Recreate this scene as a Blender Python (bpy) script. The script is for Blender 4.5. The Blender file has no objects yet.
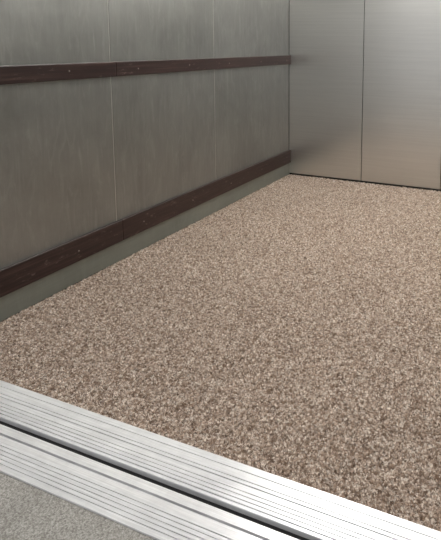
import bpy, bmesh, math, random
import numpy as np
from mathutils import Matrix, Vector
random.seed(4)
scene=bpy.context.scene
try:
    scene.view_settings.view_transform='Standard'
except Exception: pass

# ---------------------------------------------------------------- materials
class NT:
    def __init__(s,name):
        s.m=bpy.data.materials.new(name); s.m.use_nodes=True
        s.t=s.m.node_tree; s.n=s.t.nodes; s.b=s.n['Principled BSDF']
        s.co=s.n.new('ShaderNodeTexCoord').outputs['Object']
    def link(s,a,b): s.t.links.new(a,b)
    def mapping(s,scale,rot=(0,0,0)):
        m=s.n.new('ShaderNodeMapping'); m.inputs['Scale'].default_value=scale; m.inputs['Rotation'].default_value=rot
        s.link(s.co,m.inputs['Vector']); return m.outputs[0]
    def noise(s,scale=(1,1,1),sc=5,det=4,rough=.5,dist=0,rot=(0,0,0)):
        t=s.n.new('ShaderNodeTexNoise'); t.inputs['Scale'].default_value=sc
        t.inputs['Detail'].default_value=det; t.inputs['Roughness'].default_value=rough
        t.inputs['Distortion'].default_value=dist
        s.link(s.mapping(scale,rot),t.inputs['Vector']); return t.outputs['Fac']
    def ramp(s,fac,stops):
        r=s.n.new('ShaderNodeValToRGB'); e=r.color_ramp.elements
        while len(e)<len(stops): e.new(.5)
        for el,(p,c) in zip(e,stops):
            el.position=p; el.color=(c[0],c[1],c[2],1) if hasattr(c,'__len__') else (c,c,c,1)
        s.link(fac,r.inputs[0]); return r.outputs['Color']
    def mix(s,a,b,f=.5,mode='MIX'):
        m=s.n.new('ShaderNodeMix'); m.data_type='RGBA'; m.blend_type=mode
        for i,v in ((6,a),(7,b)):
            if hasattr(v,'links'): s.link(v,m.inputs[i])
            else: m.inputs[i].default_value=(*v,1)
        if hasattr(f,'links'): s.link(f,m.inputs[0])
        else: m.inputs[0].default_value=f
        return m.outputs[2]
    def bump(s,h,strength=.3,dist=.002):
        b=s.n.new('ShaderNodeBump'); b.inputs['Strength'].default_value=strength
        b.inputs['Distance'].default_value=dist
        s.link(h,b.inputs['Height']); s.link(b.outputs[0],s.b.inputs['Normal'])
    def set(s,k,v):
        if hasattr(v,'links'): s.link(v,s.b.inputs[k])
        else: s.b.inputs[k].default_value=(*v,1) if hasattr(v,'__len__') else v

def plain(name,col,rough=.5,metal=0):
    t=NT(name); n=t.noise(sc=14,det=3)
    t.set('Base Color',t.ramp(n,[(.3,[c*.88 for c in col]),(.7,[min(1,c*1.1) for c in col])]))
    t.set('Roughness',rough); t.set('Metallic',metal); return t.m

def wall_metal(name,base,brush,rough,metal=.85,grime=.4,bump=.12,streak=.10):
    t=NT(name)
    blot=t.noise(sc=1.6,det=5,rough=.6,dist=.6)
    fine=t.noise(scale=brush,sc=1,det=3,rough=.6)
    k=min(1,grime*1.8)
    c=t.ramp(blot,[(.3,[b*(1-.20*k) for b in base]),(.7,[min(1,b*(1+.12*k)) for b in base])])
    c=t.mix(c,t.ramp(fine,[(.3,1-streak),(.7,1.0)]),.8,'MULTIPLY')
    if grime>.1:
        cloud=t.noise(scale=(1,1,.6),sc=5,det=5,rough=.6,dist=.8)
        c=t.mix(c,t.ramp(cloud,[(.35,.82),(.6,1.0)]),grime,'MULTIPLY')
        wipe=t.noise(scale=(2,9,2),sc=2.2,det=7,rough=.7,dist=1.2,rot=(.6,0,0))
        c=t.mix(c,[min(1,b*1.4) for b in base],t.ramp(wipe,[(.50,0),(.72,grime*.7)]))
        scr=t.noise(scale=(4,60,3),sc=2.0,det=4,rough=.8,dist=.4,rot=(-.9,0,0))
        c=t.mix(c,[min(1,b*1.6) for b in base],t.ramp(scr,[(.66,0),(.74,grime*.8)]))
        t.set('Roughness',t.ramp(wipe,[(.3,max(.05,rough-.08*grime)),(.7,rough+.1*grime)]))
    else:
        t.set('Roughness',rough)
    t.set('Base Color',c); t.set('Metallic',metal)
    t.bump(fine,bump,.001)
    return t.m
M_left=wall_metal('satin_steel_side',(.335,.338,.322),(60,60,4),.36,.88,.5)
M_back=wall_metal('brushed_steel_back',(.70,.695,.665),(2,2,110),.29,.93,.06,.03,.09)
M_kick=wall_metal('kickplate_steel',(.30,.322,.29),(6,6,120),.38,.7,.3)
M_seam=plain('seam_strip_metal',(.55,.54,.51),.35,.8)
M_screw=plain('worn_screw_metal',(.30,.26,.23),.45,.6)
M_dark=plain('shadow_gap_black',(.02,.02,.02),.8)
M_white=plain('ceiling_paint',(.7,.7,.68),.6)

t=NT('dark_stained_wood')
g=t.noise(scale=(30,1.5,60),sc=1.5,det=6,rough=.65)
c=t.ramp(g,[(.3,(.013,.006,.0055)),(.55,(.029,.0145,.0125)),(.75,(.068,.038,.032))])
w=t.noise(scale=(3,1,4),sc=16,det=8,rough=.75)
c=t.mix(c,(.26,.19,.165),t.ramp(w,[(.59,0),(.69,.55)]))
t.set('Base Color',c); t.set('Roughness',.34); t.bump(g,.35,.002); M_wood=t.m

t=NT('ribbed_aluminium')
g=t.noise(scale=(3,160,20),sc=2,det=5,rough=.6)
b=t.noise(sc=9,det=6,rough=.7)
c=t.ramp(g,[(.3,(.62,.62,.63)),(.7,(.84,.84,.85))])
c=t.mix(c,t.ramp(b,[(.35,.76),(.6,1)]),.5,'MULTIPLY')
t.set('Base Color',c); t.set('Metallic',.55); t.set('Roughness',.34); t.bump(g,.15,.001); M_alu=t.m

t=NT('speckled_loop_carpet')
v=t.n.new('ShaderNodeTexVoronoi'); v.inputs['Scale'].default_value=150
nz=t.n.new('ShaderNodeTexNoise'); nz.inputs['Scale'].default_value=130; nz.inputs['Detail'].default_value=2
t.link(t.co,nz.inputs['Vector'])
va=t.n.new('ShaderNodeVectorMath'); va.operation='MULTIPLY_ADD'
t.link(nz.outputs['Color'],va.inputs[0]); va.inputs[1].default_value=(.018,.018,.018); t.link(t.co,va.inputs[2])
t.link(va.outputs[0],v.inputs['Vector'])
sx=t.n.new('ShaderNodeSeparateColor'); t.link(v.outputs['Color'],sx.inputs[0])
c=t.ramp(sx.outputs[0],[(0,(.165,.102,.067)),(.3,(.355,.247,.178)),(.65,(.60,.465,.365)),(1,(.92,.80,.68))])
c=t.mix(c,t.ramp(v.outputs['Distance'],[(.25,1.0),(.8,.34)]),.9,'MULTIPLY')
big=t.noise(sc=2.2,det=3)
c=t.mix(c,t.ramp(big,[(.3,.92),(.7,1.0)]),1,'MULTIPLY')
t.set('Base Color',c); t.set('Roughness',.95); t.b.inputs['Specular IOR Level'].default_value=.1
t.set('Sheen Weight',.22); t.set('Sheen Roughness',.4); t.set('Sheen Tint',(1,.92,.85))
inv=t.n.new('ShaderNodeMath'); inv.operation='SUBTRACT'; inv.inputs[0].default_value=1; t.link(v.outputs['Distance'],inv.inputs[1])
t.bump(inv.outputs[0],.7,.006)
M_carpet=t.m

t=NT('landing_concrete')
a=t.noise(sc=230,det=3,rough=.7); b=t.noise(sc=9,det=4)
c=t.ramp(a,[(.35,(.16,.15,.132)),(.5,(.30,.286,.258)),(.65,(.45,.435,.40))])
c=t.mix(c,t.ramp(b,[(.3,.85),(.7,1)]),1,'MULTIPLY')
t.set('Base Color',c); t.set('Roughness',.9); t.bump(a,.6,.003); M_conc=t.m

t=NT('lamp_diffuser'); t.set('Base Color',(.9,.9,.88)); t.set('Emission Color',(1,.975,.94)); t.b.inputs['Emission Strength'].default_value=17; M_lamp=t.m

# ---------------------------------------------------------------- mesh helpers
def build(name,boxes,mats,bevel=0):
    """boxes: (x0,x1,y0,y1,z0,z1,mat[,bevel])"""
    bm=bmesh.new()
    for bx in boxes:
        x0,x1,y0,y1,z0,z1,mi=bx[:7]; bv=bx[7] if len(bx)>7 else bevel
        r=bmesh.ops.create_cube(bm,size=1)
        vs=r['verts']
        bmesh.ops.scale(bm,vec=(x1-x0,y1-y0,z1-z0),verts=vs)
        bmesh.ops.translate(bm,vec=((x0+x1)/2,(y0+y1)/2,(z0+z1)/2),verts=vs)
        fs=set(f for v in vs for f in v.link_faces)
        for f in fs: f.material_index=mi
        if bv>0:
            es=list(set(e for v in vs for e in v.link_edges))
            bmesh.ops.bevel(bm,geom=es,offset=bv,segments=2,affect='EDGES',profile=.6)
    me=bpy.data.meshes.new(name); bm.to_mesh(me); bm.free()
    for m in mats: me.materials.append(m)
    o=bpy.data.objects.new(name,me); scene.collection.objects.link(o); return o

XL=-2.091; XR=0.75; YB=4.245; YF=1.178; H=2.35
seams=[1.17,2.136,3.08,YB]
bx=[(XL-.08,XL-.012,YF-.1,YB+.08,-.05,H,1)]
for a,b in zip(seams[:-1],seams[1:]):
    bx.append((XL-.012,XL,a+.004,b-.004 if b<YB else b,.10,H,0,.0012))
for s in seams[1:-1]:
    bx.append((XL-.01,XL-.0005,s-.0028,s+.0022,.12,H,2))
bx.append((XL-.012,XL+.006,YF,YB,.0,.12,3,.001))
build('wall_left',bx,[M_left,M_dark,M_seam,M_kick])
bs=[XL,-1.391,-.702,-.01,XR]
bx=[(XL-.08,XR+.08,YB+.014,YB+.09,-.05,H,1)]
for a,b in zip(bs[:-1],bs[1:]):
    bx.append((a+.003,b-.003,YB,YB+.014,.013,H,0,.0015))
build('wall_back',bx,[M_back,M_dark])
bx=[(XR+.012,XR+.08,YF-.1,YB+.08,-.05,H,1)]
for a,b in zip(seams[:-1],seams[1:]):
    bx.append((XR,XR+.012,a+.0015,b-.0015,.0,H,0,.0012))
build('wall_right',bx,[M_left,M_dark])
build('ceiling',[(XL-.08,XR+.08,YF-.1,YB+.08,H,H+.08,0)],[M_white])

def rail(name,z0,z1,th):
    joints=[YF+.02,2.155,YB]
    bx=[]
    for a,b in zip(joints[:-1],joints[1:]):
        bx.append((XL+.0,XL+th,a+.001,b-.001,z0,z1,0,.004))
    o=build(name,bx,[M_wood,M_screw])
    bm=bmesh.new(); bm.from_mesh(o.data)
    y=YF+.22
    while y<YB-.05:
        r=bmesh.ops.create_cone(bm,cap_ends=True,segments=14,radius1=.0045,radius2=.0035,depth=.002)
        bmesh.ops.rotate(bm,verts=r['verts'],cent=(0,0,0),matrix=Matrix.Rotation(math.pi/2,3,'Y'))
        bmesh.ops.translate(bm,verts=r['verts'],vec=(XL+th+.0008,y,(z0+z1)/2+random.uniform(-.006,.006)))
        for f in set(f for v in r['verts'] for f in v.link_faces): f.material_index=1
        y+=.46
    bm.to_mesh(o.data); bm.free(); return o
rail('lower_bumper_rail',.112,.228,.022)
rail('upper_bumper_rail',1.012,1.090,.020)

build('floor',[(XL-.08,XR+.08,YF-.13,YB+.08,-.10,-.012,0)],[M_dark])
# carpet: dense uneven loop pile as real relief
def carpet():
    rng=np.random.default_rng(3); st=.0052
    nx=int((XR-XL)/st)+1; ny=int((YB-YF)/st)+1
    X,Y=np.meshgrid(np.linspace(XL,XR,nx),np.linspace(YF,YB,ny))
    jx=rng.uniform(-.0024,.0024,X.shape); jy=rng.uniform(-.0024,.0024,X.shape)
    jx[:,0]=jx[:,-1]=0; jy[-1,:]=0; jy[0,:]=rng.uniform(-.001,.003,nx)
    Z=rng.uniform(-.0110,.002,X.shape); Z[0,:]=np.minimum(Z[0,:],-.001)
    P=np.stack([X+jx,Y+jy,Z],-1).reshape(-1,3).astype(np.float32)
    i=np.arange(nx*ny).reshape(ny,nx)
    q=np.stack([i[:-1,:-1],i[:-1,1:],i[1:,1:],i[1:,:-1]],-1).reshape(-1,4).astype(np.int32)
    me=bpy.data.meshes.new('carpet'); me.vertices.add(len(P)); me.vertices.foreach_set('co',P.ravel())
    me.loops.add(q.size); me.loops.foreach_set('vertex_index',q.ravel())
    me.polygons.add(len(q)); me.polygons.foreach_set('loop_start',np.arange(0,q.size,4,dtype=np.int32))
    me.update(calc_edges=True); me.validate()
    me.polygons.foreach_set('use_smooth',np.ones(len(q),dtype=bool))
    me.materials.append(M_carpet)
    o=bpy.data.objects.new('carpet',me); scene.collection.objects.link(o)
carpet()

def sill(name,pts,zb):
    bm=bmesh.new(); x0,x1=XL-.02,XR+.02
    ring=pts+[(pts[-1][0],zb),(pts[0][0],zb)]
    A=[bm.verts.new((x0,y,z)) for y,z in ring]; B=[bm.verts.new((x1,y,z)) for y,z in ring]
    n=len(ring)
    for i in range(n):
        bm.faces.new((A[i],A[(i+1)%n],B[(i+1)%n],B[i]))
    bm.faces.new(A[::-1]); bm.faces.new(B)
    bmesh.ops.recalc_face_normals(bm,faces=bm.faces)
    me=bpy.data.meshes.new(name); bm.to_mesh(me); bm.free(); me.materials.append(M_alu)
    o=bpy.data.objects.new(name,me); scene.collection.objects.link(o); return o
def profile(y0,y1,grooves,top=.002):
    p=[(y0,top-.002),(y0+.001,top)]
    for yc,w,d in grooves:
        p+=[(yc-w/2,top),(yc-w/2+.0008,top-d),(yc+w/2-.0008,top-d),(yc+w/2,top)]
    p+=[(y1-.001,top),(y1,top-.002)]
    return p
sill('car_sill',profile(1.049,1.178,[(1.060,.004,.005),(1.072,.003,.004),(1.084,.003,.004),(1.096,.003,.004),(1.116,.004,.005),(1.128,.003,.004),(1.154,.003,.003)]),-.012)
sill('landing_sill',profile(.901,1.028,[(.918,.003,.004),(.930,.003,.004),(.942,.003,.004),(.954,.003,.004),(.966,.003,.004),(.998,.007,.012)]),-.05)

build('landing_floor',[(-5,4,-3,.901,-.12,-.002,0)],[M_conc])
build('wall_landing',[(-5,XL-.02,.92,1.05,-.002,2.6,0),(XR+.02,4,.92,1.05,-.002,2.6,0),(XL-.02,XR+.02,.92,1.05,2.2,2.6,0)],[M_white])

def lamp(name,x,y,w,l,z):
    e=bpy.data.objects.new(name,None); scene.collection.objects.link(e)
    f=build('lamp_frame',[(x-w/2-.02,x+w/2+.02,y-l/2-.02,y+l/2+.02,z-.02,z,0,.003)],[M_white]); f.parent=e
    d=build('lamp_diffuser_panel',[(x-w/2,x+w/2,y-l/2,y+l/2,z-.024,z-.019,0)],[M_lamp]); d.parent=e
lamp('ceiling_lamp',-1.20,3.1,.5,1.4,H)
lamp('ceiling_lamp',0.05,3.1,.5,1.4,H)
def area(name,loc,rot,sx,sy,p,col=(1,.97,.93)):
    l=bpy.data.lights.new(name,'AREA'); l.shape='RECTANGLE'; l.size=sx; l.size_y=sy; l.energy=p; l.color=col
    o=bpy.data.objects.new(name,l); scene.collection.objects.link(o); o.location=loc; o.rotation_euler=rot
area('landing_light',(-.6,-.4,2.5),(0,0,0),2.2,1.2,42,(1,.985,.97))
w=bpy.data.worlds.new('world'); scene.world=w; w.use_nodes=True
w.node_tree.nodes['Background'].inputs[0].default_value=(.98,.98,1,1)
w.node_tree.nodes['Background'].inputs[1].default_value=.5

cam=bpy.data.cameras.new('camera'); co=bpy.data.objects.new('camera',cam); scene.collection.objects.link(co)
R=Matrix([[0.93193,-0.05748,0.35806],[0.36242,0.11315,-0.92512],[0.01266,0.99191,0.12627]]).to_4x4()
co.matrix_world=Matrix.Translation((0,0,1.2))@R
cam.sensor_width=36; cam.lens=523.29*36/540
cam.shift_x=(220.5-335)/540; cam.shift_y=(110-270)/540
cam.clip_start=.01
scene.camera=co
